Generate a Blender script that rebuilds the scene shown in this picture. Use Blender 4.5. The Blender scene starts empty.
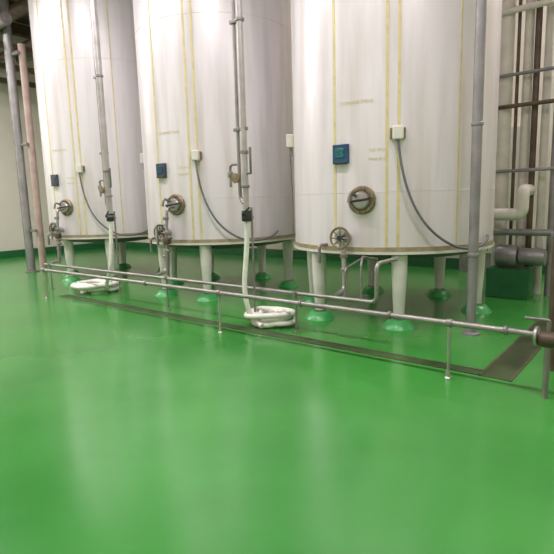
import bpy, math, random
from mathutils import *
random.seed(4)
sc=bpy.context.scene
try: sc.view_settings.view_transform='Standard'
except Exception: pass
# ---------------- camera
cam=bpy.data.cameras.new("camera"); co=bpy.data.objects.new("camera",cam); sc.collection.objects.link(co); sc.camera=co
cam.lens=36*500/554
M=Matrix.Rotation(math.atan2(.626,.78),4,'Z')@Matrix.Rotation(math.pi/2-math.atan(77/500),4,'X')@Matrix.Rotation(math.radians(-1.6),4,'Z')
co.matrix_world=Matrix.Translation((3.2,-6.54,1.56))@M
cam.clip_start=.05

# ---------------- materials
def mat(name,col,rough=.5,metal=0,var=.0,scale=4,stretch=(1,1,1),bump=0,emit=0,coat=0,col2=None,rvar=0,p0=.35,p1=.65):
    m=bpy.data.materials.new(name); m.use_nodes=True; nt=m.node_tree; b=nt.nodes['Principled BSDF']
    b.inputs['Base Color'].default_value=(*col,1); b.inputs['Roughness'].default_value=rough; b.inputs['Metallic'].default_value=metal
    if coat: b.inputs['Coat Weight'].default_value=coat; b.inputs['Coat Roughness'].default_value=.14
    tc=nt.nodes.new('ShaderNodeTexCoord'); mp=nt.nodes.new('ShaderNodeMapping'); mp.inputs['Scale'].default_value=stretch
    nt.links.new(tc.outputs['Object'],mp.inputs[0])
    no=nt.nodes.new('ShaderNodeTexNoise'); no.inputs['Scale'].default_value=scale; no.inputs['Detail'].default_value=5
    nt.links.new(mp.outputs[0],no.inputs['Vector'])
    if var or col2:
        r=nt.nodes.new('ShaderNodeValToRGB'); c2=col2 or tuple(c*(1-var) for c in col)
        r.color_ramp.elements[0].position=p0; r.color_ramp.elements[1].position=p1
        r.color_ramp.elements[0].color=(*c2,1); r.color_ramp.elements[1].color=(*col,1)
        nt.links.new(no.outputs['Fac'],r.inputs[0]); nt.links.new(r.outputs[0],b.inputs['Base Color'])
    if rvar:
        mr=nt.nodes.new('ShaderNodeMapRange'); mr.inputs['To Min'].default_value=rough-rvar; mr.inputs['To Max'].default_value=rough+rvar
        nt.links.new(no.outputs['Fac'],mr.inputs[0]); nt.links.new(mr.outputs[0],b.inputs['Roughness'])
    if bump:
        bp=nt.nodes.new('ShaderNodeBump'); bp.inputs['Strength'].default_value=bump; bp.inputs['Distance'].default_value=.02
        nt.links.new(no.outputs['Fac'],bp.inputs['Height']); nt.links.new(bp.outputs[0],b.inputs['Normal'])
    if emit:
        b.inputs['Emission Color'].default_value=(*col,1); b.inputs['Emission Strength'].default_value=emit
    return m
FLOOR=mat('green_epoxy',(.056,.295,.050),.20,col2=(.042,.24,.040),scale=.9,bump=.035,rvar=.05,coat=.15)
PLINTH=mat('green_plinth',(.07,.40,.11),.3,var=.15,scale=8)
TANK=mat('tank_painted_steel',(.80,.745,.785),.34,metal=.2,col2=(.66,.60,.60),scale=2.2,stretch=(2.4,2.4,.22),bump=.02,rvar=.06,p0=.28,p1=.56)
TAPE=mat('yellow_weld_tape',(.72,.61,.33),.5,var=.15,scale=9)
BAND=mat('tan_band',(.46,.38,.24),.45,metal=.3,var=.3,scale=10)
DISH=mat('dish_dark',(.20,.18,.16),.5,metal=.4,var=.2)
LEG=mat('leg_white',(.76,.73,.68),.4,var=.12,scale=6)
STEEL=mat('stainless',(.56,.53,.52),.38,metal=.8,var=.25,scale=6)
STEELR=mat('stainless_rail',(.40,.37,.36),.42,metal=.7,var=.3,scale=4)
STEELD=mat('stainless_dull',(.33,.30,.29),.4,metal=.6,var=.3,scale=8)
STEELC=mat('column_grey',(.34,.32,.33),.4,metal=.4,var=.25,scale=5)
BROWN=mat('brown_steel',(.16,.11,.08),.5,metal=.4,var=.35,scale=5)
DARK=mat('dark_rubber',(.03,.03,.035),.5,var=.2)
BRASS=mat('aged_brass',(.30,.24,.14),.4,metal=.5,var=.35,scale=20)
BLUE=mat('label_blue',(.015,.08,.17),.35,var=.3,scale=14)
SLATE=mat('label_slate',(.05,.07,.09),.4,var=.3,scale=14)
TEAL=mat('display_teal',(.02,.18,.20),.2,var=.6,scale=30)
WHITE=mat('white_plastic',(.74,.70,.64),.4,var=.08)
HOSE=mat('white_hose',(.86,.85,.77),.5,var=.12,scale=14)
CABLE=mat('grey_cable',(.16,.15,.17),.5,var=.2)
INSUL=mat('pipe_insulation',(.76,.71,.63),.5,var=.12,scale=5)
ROSE=mat('pipe_cladding_rose',(.50,.36,.32),.5,var=.2,scale=5)
WALL=mat('wall_cream',(.84,.76,.69),.6,var=.06,scale=.8,bump=.05)
WALLB=mat('wall_back_beige',(.80,.73,.62),.6,var=.15,scale=1.5,bump=.05)
COVE=mat('green_cove',(.02,.15,.05),.35,var=.2)
CEIL=mat('ceiling_brown',(.16,.11,.08),.7,var=.3,scale=1)
GRATE=mat('drain_steel',(.12,.10,.06),.35,metal=.1,var=.5,scale=3)
TRENCH=mat('trench_dark',(.05,.13,.04),.3,var=.5,scale=3)
TUBEM=mat('lamp_tube',(1,.97,.92),.5,emit=5)

# ---------------- helpers
def empty(name,loc=(0,0,0)):
    e=bpy.data.objects.new(name,None); e.location=loc; sc.collection.objects.link(e); return e
def add(name,me,m,par=None,smooth=True):
    o=bpy.data.objects.new(name,me); sc.collection.objects.link(o)
    if m: me.materials.append(m)
    if smooth:
        for p in me.polygons: p.use_smooth=True
    if par:
        o.parent=par; o.location=-Vector(par.location)
    return o
def lathe(name,prof,m,par=None,c=(0,0,0),rot=None,segs=48,sm=True):
    vs=[];fs=[];n=len(prof)
    R=rot or Matrix.Identity(3)
    for i in range(segs):
        a=2*math.pi*i/segs
        for r,z in prof: vs.append(R@Vector((r*math.cos(a),r*math.sin(a),z))+Vector(c))
    for i in range(segs):
        j=(i+1)%segs
        for k in range(n-1): fs.append((i*n+k,j*n+k,j*n+k+1,i*n+k+1))
    me=bpy.data.meshes.new(name); me.from_pydata([tuple(v) for v in vs],[],fs); me.update()
    o=add(name,me,m,par,sm)
    if sm:
        try: me.set_sharp_from_angle(angle=math.radians(35))
        except Exception: pass
    return o
def boxm(name,c,s,m,par=None,rz=0,bev=.006,rot=None):
    hx,hy,hz=s[0]/2,s[1]/2,s[2]/2
    R=rot or Matrix.Rotation(rz,3,'Z')
    vs=[R@Vector((x,y,z))+Vector(c) for x in(-hx,hx) for y in(-hy,hy) for z in(-hz,hz)]
    fs=[(0,1,3,2),(4,6,7,5),(0,4,5,1),(2,3,7,6),(0,2,6,4),(1,5,7,3)]
    me=bpy.data.meshes.new(name); me.from_pydata([tuple(v) for v in vs],[],fs); me.update()
    o=add(name,me,m,par,False)
    if bev:
        b=o.modifiers.new('bev','BEVEL'); b.width=min(bev,min(s)*.3); b.segments=2
    return o
def tube(name,pts,r,m,par=None,smooth=False,cyc=False,res=4):
    cu=bpy.data.curves.new(name,'CURVE'); cu.dimensions='3D'; cu.bevel_depth=r; cu.bevel_resolution=res; cu.use_fill_caps=True
    if smooth:
        s=cu.splines.new('NURBS'); s.points.add(len(pts)-1)
        for p,q in zip(s.points,pts): p.co=(*q,1)
        s.order_u=min(4,len(pts)); s.use_endpoint_u=not cyc; s.use_cyclic_u=cyc; s.resolution_u=6
    else:
        s=cu.splines.new('POLY'); s.points.add(len(pts)-1)
        for p,q in zip(s.points,pts): p.co=(*q,1)
        s.use_cyclic_u=cyc
    t=bpy.data.objects.new('t',cu); sc.collection.objects.link(t)
    dg=bpy.context.evaluated_depsgraph_get(); me=bpy.data.meshes.new_from_object(t.evaluated_get(dg))
    bpy.data.objects.remove(t); me.name=name
    me.materials.clear()
    return add(name,me,m,par)
def bend(pts,rad=.08,n=5):
    pts=[Vector(p) for p in pts]; out=[pts[0]]
    for i in range(1,len(pts)-1):
        a,b,c=pts[i-1],pts[i],pts[i+1]
        r=min(rad,(a-b).length*.45,(c-b).length*.45)
        p=b+(a-b).normalized()*r; q=b+(c-b).normalized()*r
        for k in range(n+1):
            t=k/n; out.append(p*(1-t)**2+b*2*t*(1-t)+q*t*t)
    out.append(pts[-1]); return [tuple(v) for v in out]
def collar(name,c,r,h,m,par,axis='Z'):
    R={'Z':Matrix.Identity(3),'X':Matrix.Rotation(math.pi/2,3,'Y'),'Y':Matrix.Rotation(math.pi/2,3,'X')}[axis] if isinstance(axis,str) else axis
    return lathe(name,[(0,-h/2),(r*.9,-h/2),(r,-h/2*.7),(r,h/2*.7),(r*.9,h/2),(0,h/2)],m,par,c,R,20)

# ---------------- room
XL,XR,YB,YF,H=-13.2,6.5,4.2,-9.5,7.2
def slab(name,c,s,m): return boxm(name,c,s,m,None,bev=0)
slab('floor',((XL+XR)/2,(YB+YF)/2,-.1),(XR-XL+.4,YB-YF+.4,.2),FLOOR)
slab('ceiling',((XL+XR)/2,(YB+YF)/2,H+.1),(XR-XL+.4,YB-YF+.4,.2),CEIL)
slab('wall_left',(XL-.1,(YB+YF)/2,H/2),(.2,YB-YF,H),WALL)
slab('wall_right',(XR+.1,(YB+YF)/2,H/2),(.2,YB-YF,H),WALL)
slab('wall_back',((XL+XR)/2,YB+.1,H/2),(XR-XL+.4,.2,H),WALLB)
slab('wall_front',((XL+XR)/2,YF-.1,H/2),(XR-XL+.4,.2,H),WALL)
boxm('baseboard_left',(XL+.03,(YB+YF)/2,.11),(.06,YB-YF-.02,.22),COVE)
boxm('baseboard_right',(XR-.03,(YB+YF)/2,.11),(.06,YB-YF-.02,.22),COVE)
boxm('baseboard_back',((XL+XR)/2,YB-.03,.11),(XR-XL-.14,.06,.22),COVE)
boxm('baseboard_front',((XL+XR)/2,YF+.03,.11),(XR-XL-.14,.06,.22),COVE)

e=empty('overhead_pipe_rack',(-10.5,0,6.2))
for i,(y,z,r,m) in enumerate([(-1.6,6.0,.09,BROWN),(-1.1,5.6,.13,STEELD),(-.4,6.15,.16,BROWN),(.3,5.75,.1,BROWN),(1.4,6.1,.14,STEELD),(2.4,5.9,.1,BROWN)]):
    tube('run_%d'%i,[(XL+.02,y,z),(-8.45,y,z)],r,m,e)
for i,x in enumerate((-12.8,-11.2,-9.4)):
    boxm('beam_%d'%i,(x,.3,6.85),(.22,5.6,.3),BROWN,e)
    boxm('beam_low_%d'%i,(x,.3,5.3),(.12,4.6,.14),BROWN,e)
    for y in(-1.9,2.55): boxm('hanger_%d_%d'%(i,int(y*10)),(x,y,6.15),(.06,.06,1.85),BROWN,e)

# ---------------- tanks
R=1.34; ZB=.91
def tank(cx,rot,legs,DF,DS,clutter=False):
    e=empty('storage_tank',(cx,0,0)); c=(cx,0,0)
    lathe('shell',[(R,ZB),(R,6.3),(R-.15,6.5),(R*.6,6.68),(.25,6.75),(0,6.76)],TANK,e,c,segs=128)
    lathe('bottom_dish',[(0,.72),(.6,.76),(1.1,.82),(R-.02,ZB-.01),(R,ZB)],DISH,e,c,segs=96)
    for n,z,h,o in(('rim_band',ZB+.045,.05,.012),('rim_lip',ZB+.0,.03,.02)):
        lathe(n,[(R-.01,z-h/2),(R+o,z-h/2),(R+o,z+h/2),(R-.01,z+h/2)],BAND if n=='rim_band' else LEG,e,c,segs=128)
    for k,z in enumerate((1.62,4.3)):
        lathe('weld_%d'%k,[(R-.005,z-.006),(R+.004,z),(R-.005,z+.006)],TAPE if k else TANK,e,c,segs=128)
    def P(a,z,o=0): a=math.radians(a+rot); return Vector((cx+(R+o)*math.cos(a),(R+o)*math.sin(a),z))
    def B(a):
        a=math.radians(a+rot); t=Vector((-math.sin(a),math.cos(a),0)); n=Vector((math.cos(a),math.sin(a),0))
        return Matrix((t,n,Vector((0,0,1)))).transposed()
    def O(a):
        a=math.radians(a+rot); t=Vector((-math.sin(a),math.cos(a),0)); n=Vector((math.cos(a),math.sin(a),0))
        return Matrix((t,Vector((0,0,1)),n)).transposed()
    for k,(a,w) in enumerate(((-93,.035),(-66,.035),(-60.5,.035),(-30,.02),(-140,.02),(60,.02),(150,.02))):
        boxm('tape_%d'%k,P(a,3.6,.0),(w,.008,5.3),TAPE,e,rot=B(a),bev=0)
    a=-89
    boxm('display_frame',P(a,2.07,.02),(.2,.05,.22),DF,e,rot=B(a))
    boxm('display_face',P(a,2.08,.045),(.12,.02,.11),DS,e,rot=B(a))
    boxm('display_base',P(a,1.965,.04),(.16,.05,.02),DARK,e,rot=B(a))
    a=-78; z=1.53; Om=O(a)
    lathe('port_flange',[(0,-.02),(.155,-.02),(.165,.0),(.165,.03),(.15,.045),(.12,.045),(.115,.03),(0,.03)],BRASS,e,P(a,z),Om,32)
    lathe('port_cover',[(.1,.02),(.1,.07),(.085,.09),(0,.095)],STEEL,e,P(a,z),Om,28)
    for k in range(6):
        t=k*math.pi/3+.3; q=P(a,z)+Om@Vector((.138*math.cos(t),.138*math.sin(t),.05))
        lathe('port_bolt_%d'%k,[(0,-.01),(.014,-.01),(.014,.02),(0,.02)],STEELD,e,q,Om,8)
    q=P(a,z); tube('port_handle',[tuple(q+Om@Vector(v)) for v in((-.11,-.02,.09),(-.09,-.01,.15),(.09,.01,.15),(.11,.02,.09))],.014,DARK,e)
    tube('port_tap',bend([tuple(q+Om@Vector((-.05,.05,.09))),tuple(q+Om@Vector((-.08,.1,.2))),tuple(q+Om@Vector((-.1,-.02,.22)))],.04),.018,STEELD,e)
    if clutter:
        tube('port_downpipe',bend([tuple(q+Om@Vector((.0,-.03,.09))),tuple(q+Om@Vector((.0,-.05,.24))),tuple(q+Om@Vector((-.02,-.45,.26))),tuple(q+Om@Vector((-.04,-1.08,.28)))],.08),.024,STEELR,e)
        for k,d in enumerate((.2,.42,.7)): collar('port_clamp_%d'%k,q+Om@Vector((-.02,-d,.255)),.045,.05,STEELD,e)
        collar('port_valve',q+Om@Vector((-.02,-.55,.262)),.06,.1,BROWN,e)
        tube('port_valve_lever',[tuple(q+Om@Vector((-.02,-.55,.26))),tuple(q+Om@Vector((.12,-.5,.32)))],.012,DARK,e)
        tube('cross_link',bend([tuple(q+Om@Vector((-.02,-.3,.255))),tuple(q+Om@Vector((-.25,-.3,.2))),tuple(q+Om@Vector((-.25,-.62,.2)))],.05),.018,STEELD,e)
    a=-86; z=1.1; Om=O(a); q=P(a,z)
    lathe('outlet_stub',[(.055,-.02),(.055,.12),(.09,.12),(.09,.15),(0,.15)],STEEL,e,q,Om,24)
    lathe('handwheel',[(.105,.2),(.115,.188),(.128,.19),(.135,.2),(.128,.212),(.115,.212),(.105,.2)],BRASS,e,q,Om,32)
    for k in range(4):
        t=k*math.pi/4; u=Vector((.118*math.cos(t),.118*math.sin(t),.2)); tube('spoke_%d'%k,[tuple(q+Om@u),tuple(q+Om@Vector((-u.x,-u.y,.2)))],.009,STEELD,e)
    lathe('hub',[(0,.1),(.03,.1),(.03,.22),(0,.22)],DARK,e,q,Om,16)
    tube('outlet_elbow',bend([tuple(q+Om@Vector((0,-.06,.05))),tuple(q+Om@Vector((0,-.06,.12))),tuple(q+Om@Vector((0.03,-.62,.13))),tuple(q+Om@Vector((.03,-.65,.35)))],.08),.03,STEEL,e)
    collar('outlet_clamp',q+Om@Vector((0.01,-.22,.12)),.048,.04,STEELD,e)
    collar('outlet_clamp_low',q+Om@Vector((0.02,-.38,.125)),.048,.04,STEELD,e)
    q2=P(-99,1.0); tube('drain_stub',bend([tuple(q2),tuple(q2+O(-99)@Vector((0,0,.14))),tuple(q2+O(-99)@Vector((0,-.22,.14)))],.05),.02,STEELD,e)
    a=-61; z=2.26
    boxm('sensor_box',P(a,z,.05),(.12,.1,.15),WHITE,e,rot=B(a),bev=.015)
    boxm('sensor_bracket',P(a,z+.0,.015),(.17,.03,.12),BRASS,e,rot=B(a))
    pts=[P(a,z-.07,.07),P(a+1,z-.35,.08),P(a+5,z-.75,.1),P(a+14,z-1.1,.12),P(a+26,z-1.30,.14),P(a+38,z-1.34,.14),P(a+50,z-1.26,.1),P(a+56,z-1.2,.02)]
    tube('sensor_cable',[tuple(p) for p in pts],.015,CABLE,e,smooth=True)
    a=-143; boxm('transmitter_box',P(a,2.36,.05),(.1,.1,.18),WHITE,e,rot=B(a),bev=.012)
    boxm('transmitter_stem',P(a,2.22,.04),(.03,.05,.12),STEELD,e,rot=B(a))
    tube('transmitter_lead',[tuple(P(a,2.18,.05)),tuple(P(a,1.6,.03)),tuple(P(a,ZB+.05,.03))],.008,CABLE,e)
    for k,(s,aa,zz,h) in enumerate((('STORAGE TANK',-81,2.62,.055),('CAP 20 kL',-70.5,2.08,.045),('MAX 60 C',-70.5,1.98,.045))):
        cu=bpy.data.curves.new('txt','FONT'); cu.body=s; cu.size=h; cu.align_x='CENTER'; cu.extrude=.0005
        t=bpy.data.objects.new('t',cu); sc.collection.objects.link(t); dg=bpy.context.evaluated_depsgraph_get()
        me=bpy.data.meshes.new_from_object(t.evaluated_get(dg)); bpy.data.objects.remove(t)
        for v in me.vertices:
            an=math.radians(aa+rot)+v.co.x/R; rr=R+.006+v.co.z
            v.co=Vector((cx+rr*math.cos(an),rr*math.sin(an),zz+v.co.y))
        me.materials.clear(); add('stencil_%d'%k,me,TAPE,e,False)
    for k,(a,rr) in enumerate(legs):
        a=math.radians(a); lx,ly=cx+rr*math.cos(a),rr*math.sin(a)
        lathe('leg_%d'%k,[(0,.04),(.052,.04),(.052,.07),(.06,.1),(.092,.62),(.096,ZB-.03),(0,ZB-.03)],LEG,e,(lx,ly,0),segs=28)
        lathe('foot_plate_%d'%k,[(0,.09),(.08,.09),(.08,.115),(0,.115)],STEELD,e,(lx,ly,0),segs=28)
        lathe('plinth_%d'%k,[(.2,0),(.18,.03),(.13,.085),(.1,.095),(0,.095)],PLINTH,e,(lx,ly,0),segs=32)
    return e
tank(.03,0,[(-59,1.2),(-112,1.22),(-165,1.16),(15,1.16),(75,1.16),(130,1.16)],BLUE,TEAL)
tank(-3.26,0,[(-106,1.18),(-60,1.2),(-165,1.16),(33,1.16),(95,1.16),(150,1.16)],SLATE,BLUE,True)
tank(-6.66,3,[(-88,1.16),(-40,1.16),(-150,1.16),(20,1.16),(75,1.16),(140,1.16)],SLATE,SLATE,True)

# ---------------- low pipe rails
e=empty('front_pipe_rail',(0,-2.42,0))
Z=.49
tube('rail',[(-5.3,-2.42,Z),(2.75,-2.42,Z)],.025,STEELR,e)
for k,x in enumerate((-5.2,-1.0,1.75)):
    tube('post_%d'%k,[(x,-2.42,.0),(x,-2.42,Z)],.012,STEEL,e)
    lathe('post_foot_%d'%k,[(.03,0),(.03,.01),(.02,.02),(.02,.06),(0,.06)],STEEL,e,(x,-2.42,0),segs=20)
    collar('saddle_%d'%k,(x,-2.42,Z),.036,.05,STEELD,e,'X')
for k,x in enumerate((-2.4,.2,1.2,2.2)): collar('union_%d'%k,(x,-2.42,Z),.038,.03,STEELD,e,'X')
collar('valve_body',(2.5,-2.42,Z-.03),.06,.12,BROWN,e,'X'); collar('valve_flange_a',(2.42,-2.42,Z-.01),.075,.025,STEEL,e,'X'); collar('valve_flange_b',(2.58,-2.42,Z-.01),.075,.025,STEEL,e,'X')
tube('valve_stem',[(2.5,-2.42,Z),(2.5,-2.42,Z+.12)],.016,STEELD,e); tube('valve_lever',[(2.5,-2.42,Z+.12),(2.34,-2.46,Z+.13)],.012,STEELD,e)
tube('valve_drop',[(2.5,-2.42,Z),(2.5,-2.42,0)],.022,STEELD,e)

e=empty('rear_pipe_rail',(0,-1.9,0))
tube('rail',bend([(-6.2,-1.9,.47),(.8,-1.9,.47),(.8,-1.9,.88),(.8,-1.42,.88)],.08),.023,STEELR,e)
for k,x in enumerate((-6.0,-2.6,-.25)):
    tube('post_%d'%k,[(x,-1.9,0),(x,-1.9,.47)],.012,STEELD,e)
    lathe('post_foot_%d'%k,[(.04,0),(.04,.012),(0,.012)],STEELD,e,(x,-1.9,0),segs=16)
    boxm('clamp_%d'%k,(x,-1.9,.47),(.05,.07,.05),STEELD,e)
tube('sample_hook',bend([(.62,-1.9,.47),(.62,-1.9,.86),(.55,-1.75,.93),(.5,-1.5,.88),(.5,-1.3,.85)],.06),.012,STEELD,e)
tube('hook_b',bend([(.42,-1.9,.47),(.42,-1.9,.8),(.45,-1.6,.88),(.45,-1.3,.86)],.06),.012,STEELD,e)

# ---------------- vertical service pipes
def drop(x,y,zend,coil,cr,nl,pr):
    e=empty('vertical_service_pipe',(x,y,0))
    tube('main_pipe',[(x,y,zend),(x,y,7.2)],pr,STEEL,e)
    tube('side_pipe',[(x-.11,y+.02,zend+.25),(x-.11,y+.02,7.2)],.022,STEELR,e)
    tube('link',bend([(x-.11,y+.02,zend+.4),(x-.11,y+.02,zend+.2),(x,y,zend+.12)],.06),.022,STEELR,e)
    for k,z in enumerate((zend+.02,zend+.35,zend+.75,3.6,5.2)): collar('clamp_%d'%k,(x,y,z),pr+.014,.035,STEELD,e)
    for k,z in enumerate((2.4,3.6,4.8)): boxm('bracket_%d'%k,(x-.055,y+.01,z),(.2,.05,.04),STEELD,e)
    collar('valve_body',(x,y,zend),.062,.13,DARK,e); tube('valve_lever',[(x,y,zend),(x+.02,y-.1,zend+.02),(x+.16,y-.13,zend+.1)],.012,DARK,e)
    lathe('gauge',[(0,0),(.055,0),(.06,.03),(0,.035)],BRASS,e,(x-.1,y-.04,zend+.45),Matrix.Rotation(math.pi/2,3,'X'),20)
    tube('standpipe_stub',[(x+.0,y,zend+.5),(x+.09,y,zend+.5),(x+.09,y,zend+.8)],.016,STEELD,e)
    tube('tap_branch',bend([(x-.11,y+.02,zend+.62),(x-.26,y+.02,zend+.62),(x-.26,y+.02,zend+.35)],.05),.016,STEELD,e)
    collar('tap_valve',(x-.26,y+.02,zend+.5),.035,.07,STEELD,e)
    tube('floor_stay',[(x+.02,y+.07,0),(x+.02,y+.07,zend+.1)],.014,STEELD,e)
    boxm('stay_clamp',(x+.01,y+.04,zend-.02),(.05,.1,.04),STEELD,e)
    h=empty('coiled_hose',(coil[0],coil[1],0))
    cx,cy=coil; pts=[(x,y,zend-.05),(x,y,zend-.3),(x-.04,y-.03,zend-.7),(x-.05,y-.04,.45)]
    a0=math.atan2(y-cy,x-cx)
    pts+= [(cx+cr*1.15*math.cos(a0),cy+cr*1.15*math.sin(a0),.18)]
    n=nl*12
    for k in range(n):
        t=a0+2*math.pi*k/12; w=cr*(1+.16*math.sin(k*.37)-.55*(k/n)*(.5+.5*math.sin(k*.11)))
        ox=.05*math.sin(k/12*2.1); oy=.06*math.cos(k/12*1.7)
        pts.append((cx+ox+w*math.cos(t),cy+oy+w*.9*math.sin(t),.045+.12*abs(math.sin(k/n*math.pi*1.5))+.012*math.sin(k)))
    pts.append((cx+cr*.3,cy-cr*1.0,.045))
    tube('hose',pts,.032,HOSE,h,smooth=True)
drop(-.87,-2.02,1.38,(-.74,-1.80),.24,9,.036)
drop(-4.22,-1.7,1.35,(-5.0,-1.6),.36,10,.05)

# steel columns
e=empty('pipe_column',(1.46,-.9,0))
tube('shaft',[(1.46,-.9,0),(1.46,-.9,7.2)],.055,STEELC,e)
lathe('base_flange',[(.1,0),(.1,.02),(.06,.03),(.06,.06),(0,.06)],STEELC,e,(1.46,-.9,0),segs=24)
for k,z in enumerate((.9,2.3,4.0)): collar('clamp_%d'%k,(1.46,-.9,z),.064,.04,STEELC,e)
e=empty('pipe_column',(-9,-.85,0))
tube('shaft',[(-9,-.85,0),(-9,-.85,7.2)],.085,STEELC,e)
tube('side_conduit',[(-9.18,-.85,0),(-9.18,-.85,7.2)],.03,STEELD,e)
tube('clad_pipe',[(-8.72,-.7,0),(-8.72,-.7,5.2)],.08,ROSE,e)
for k,z in enumerate((1,3,5)): boxm('clamp_%d'%k,(-8.95,-.82,z),(.6,.06,.06),STEELD,e)
lathe('base_flange',[(.16,0),(.16,.02),(.09,.03),(.09,.06),(0,.06)],STEELD,e,(-9,-.85,0),segs=24)
e=empty('pipe_column',(2.42,-1.7,0))
tube('shaft',[(2.42,-1.7,0),(2.42,-1.7,7.2)],.05,BROWN,e)
tube('side_conduit',[(2.54,-1.7,0),(2.54,-1.7,7.2)],.03,STEELD,e)
for k,z in enumerate((1.2,2.4,3.6)): boxm('clamp_%d'%k,(2.48,-1.7,z),(.24,.06,.05),STEELD,e)

# ---------------- pipework behind the last tank
e=empty('process_pipework',(1.3,1.8,0))
for k,(x,y,r,m) in enumerate([(.99,1.9,.11,INSUL),(1.16,1.9,.025,BROWN),(1.29,1.95,.07,INSUL),(1.42,1.9,.045,BROWN),(1.55,2.0,.06,INSUL),(1.72,1.9,.05,STEELC),(2.0,2.1,.05,BROWN)]):
    tube('riser_%d'%k,[(x,y,0),(x,y,7.2)],r,m,e)
for k,(z,r,m) in enumerate([(3.3,.025,STEELC),(2.85,.03,BROWN),(4.2,.045,INSUL),(1.9,.025,STEELC)]):
    tube('cross_%d'%k,[(.7,1.76,z),(2.4,1.76,z)],r,m,e)
tube('insulated_pipe',bend([(.7,1.5,1.25),(1.4,1.5,1.25),(1.4,1.5,1.6),(1.4,1.9,1.6)],.1),.09,INSUL,e)
tube('insulated_pipe_low',[(.7,1.6,.98),(2.2,1.6,.98)],.05,STEELC,e)
collar('pump_body',(1.2,1.6,.62),.17,.3,STEELC,e,'X')
boxm('pump_frame',(1.25,1.6,.22),(.6,.4,.44),COVE,e)
collar('pump_motor',(1.55,1.6,.62),.13,.35,STEELC,e,'X')
e=empty('electrical_cabinet',(0,3.9,0))
boxm('cabinet',(.3,3.95,1.6),(1.1,.42,2.4),WHITE,e,bev=.02); boxm('plinth',(.3,3.95,.2),(1.1,.4,.4),STEELD,e); boxm('door_seam',(.3,3.735,1.6),(.012,.012,2.3),DARK,e); boxm('handle',(.38,3.73,1.6),(.03,.04,.2),DARK,e)

# ---------------- trench drain
e=empty('trench_drain',(0,-2.07,0))
def trench(n,x0,x1,y0,y1,bar):
    boxm(n+'_channel',((x0+x1)/2,(y0+y1)/2,.002),(x1-x0,y1-y0,.004),TRENCH,e,bev=0)
    L=x1-x0; W=y1-y0
    if L>W:
        for k,y in enumerate((y0,y1)): boxm(n+'_edge_%d'%k,((x0+x1)/2,y,.004),(L,.024,.008),GRATE,e,bev=0)
        N=int(L/.05); vs=[];fs=[]
        for i in range(N):
            x=x0+(i+.5)*L/N; b=len(vs); vs+=[(x-bar,y0,.007),(x+bar,y0,.007),(x+bar,y1,.007),(x-bar,y1,.007)]; fs.append((b,b+1,b+2,b+3))
    else:
        for k,x in enumerate((x0,x1)): boxm(n+'_edge_%d'%k,(x,(y0+y1)/2,.004),(.024,W,.008),GRATE,e,bev=0)
        N=int(W/.05); vs=[];fs=[]
        for i in range(N):
            y=y0+(i+.5)*W/N; b=len(vs); vs+=[(x0,y-bar,.007),(x1,y-bar,.007),(x1,y+bar,.007),(x0,y+bar,.007)]; fs.append((b,b+1,b+2,b+3))
    me=bpy.data.meshes.new(n); me.from_pydata(vs,[],fs); me.update(); add(n+'_bars',me,GRATE,e,False)
trench('long',-5.2,1.95,-2.19,-2.06,.002)
trench('cross',1.95,2.2,-2.21,.3,.010)

# ---------------- lights
def fixture(x,y,z,L,E,rz=0):
    e=empty('fluorescent_light',(x,y,z))
    Rm=Matrix.Rotation(rz,3,'Z')
    boxm('housing',(x,y,z+.08),(L,.3,.08),WHITE,e,rz=rz)
    for k,d in enumerate((-.08,.08)):
        v=Rm@Vector((L/2-.04,0,0)); o=Rm@Vector((0,d,0)); p=Vector((x,y,z+.02))+o
        tube('tube_%d'%k,[tuple(p-v),tuple(p+v)],.018,TUBEM,e)
    for s in(-1,1):
        v=Rm@Vector((s*(L/2-.2),0,0)); tube('rod_%d'%s,[(x+v.x,y+v.y,z+.1),(x+v.x,y+v.y,H)],.01,STEELD,e)
    l=bpy.data.lights.new('tube_light','AREA'); l.shape='RECTANGLE'; l.size=L; l.size_y=.28; l.energy=E; l.color=(1,.94,.96)
    o=bpy.data.objects.new('tube_light',l); sc.collection.objects.link(o); o.parent=e; o.location=(0,0,-.03); o.rotation_euler=(0,0,rz)
for x,E in((-11.2,380),(-7.3,175),(-3.6,165),(.1,165),(3.8,145)): fixture(x,-4.0,6.2,2.4,E)
for x in(-9,-4,1.5): fixture(x,-7.6,6.2,2.4,38)
for x,E in((-5.2,40),(-1.7,40),(3.2,180)): fixture(x,2.8,6.6,1.6,E)
w=bpy.data.worlds.new('world'); sc.world=w; w.use_nodes=True; w.node_tree.nodes['Background'].inputs[0].default_value=(.8,.85,.9,1); w.node_tree.nodes['Background'].inputs[1].default_value=.3
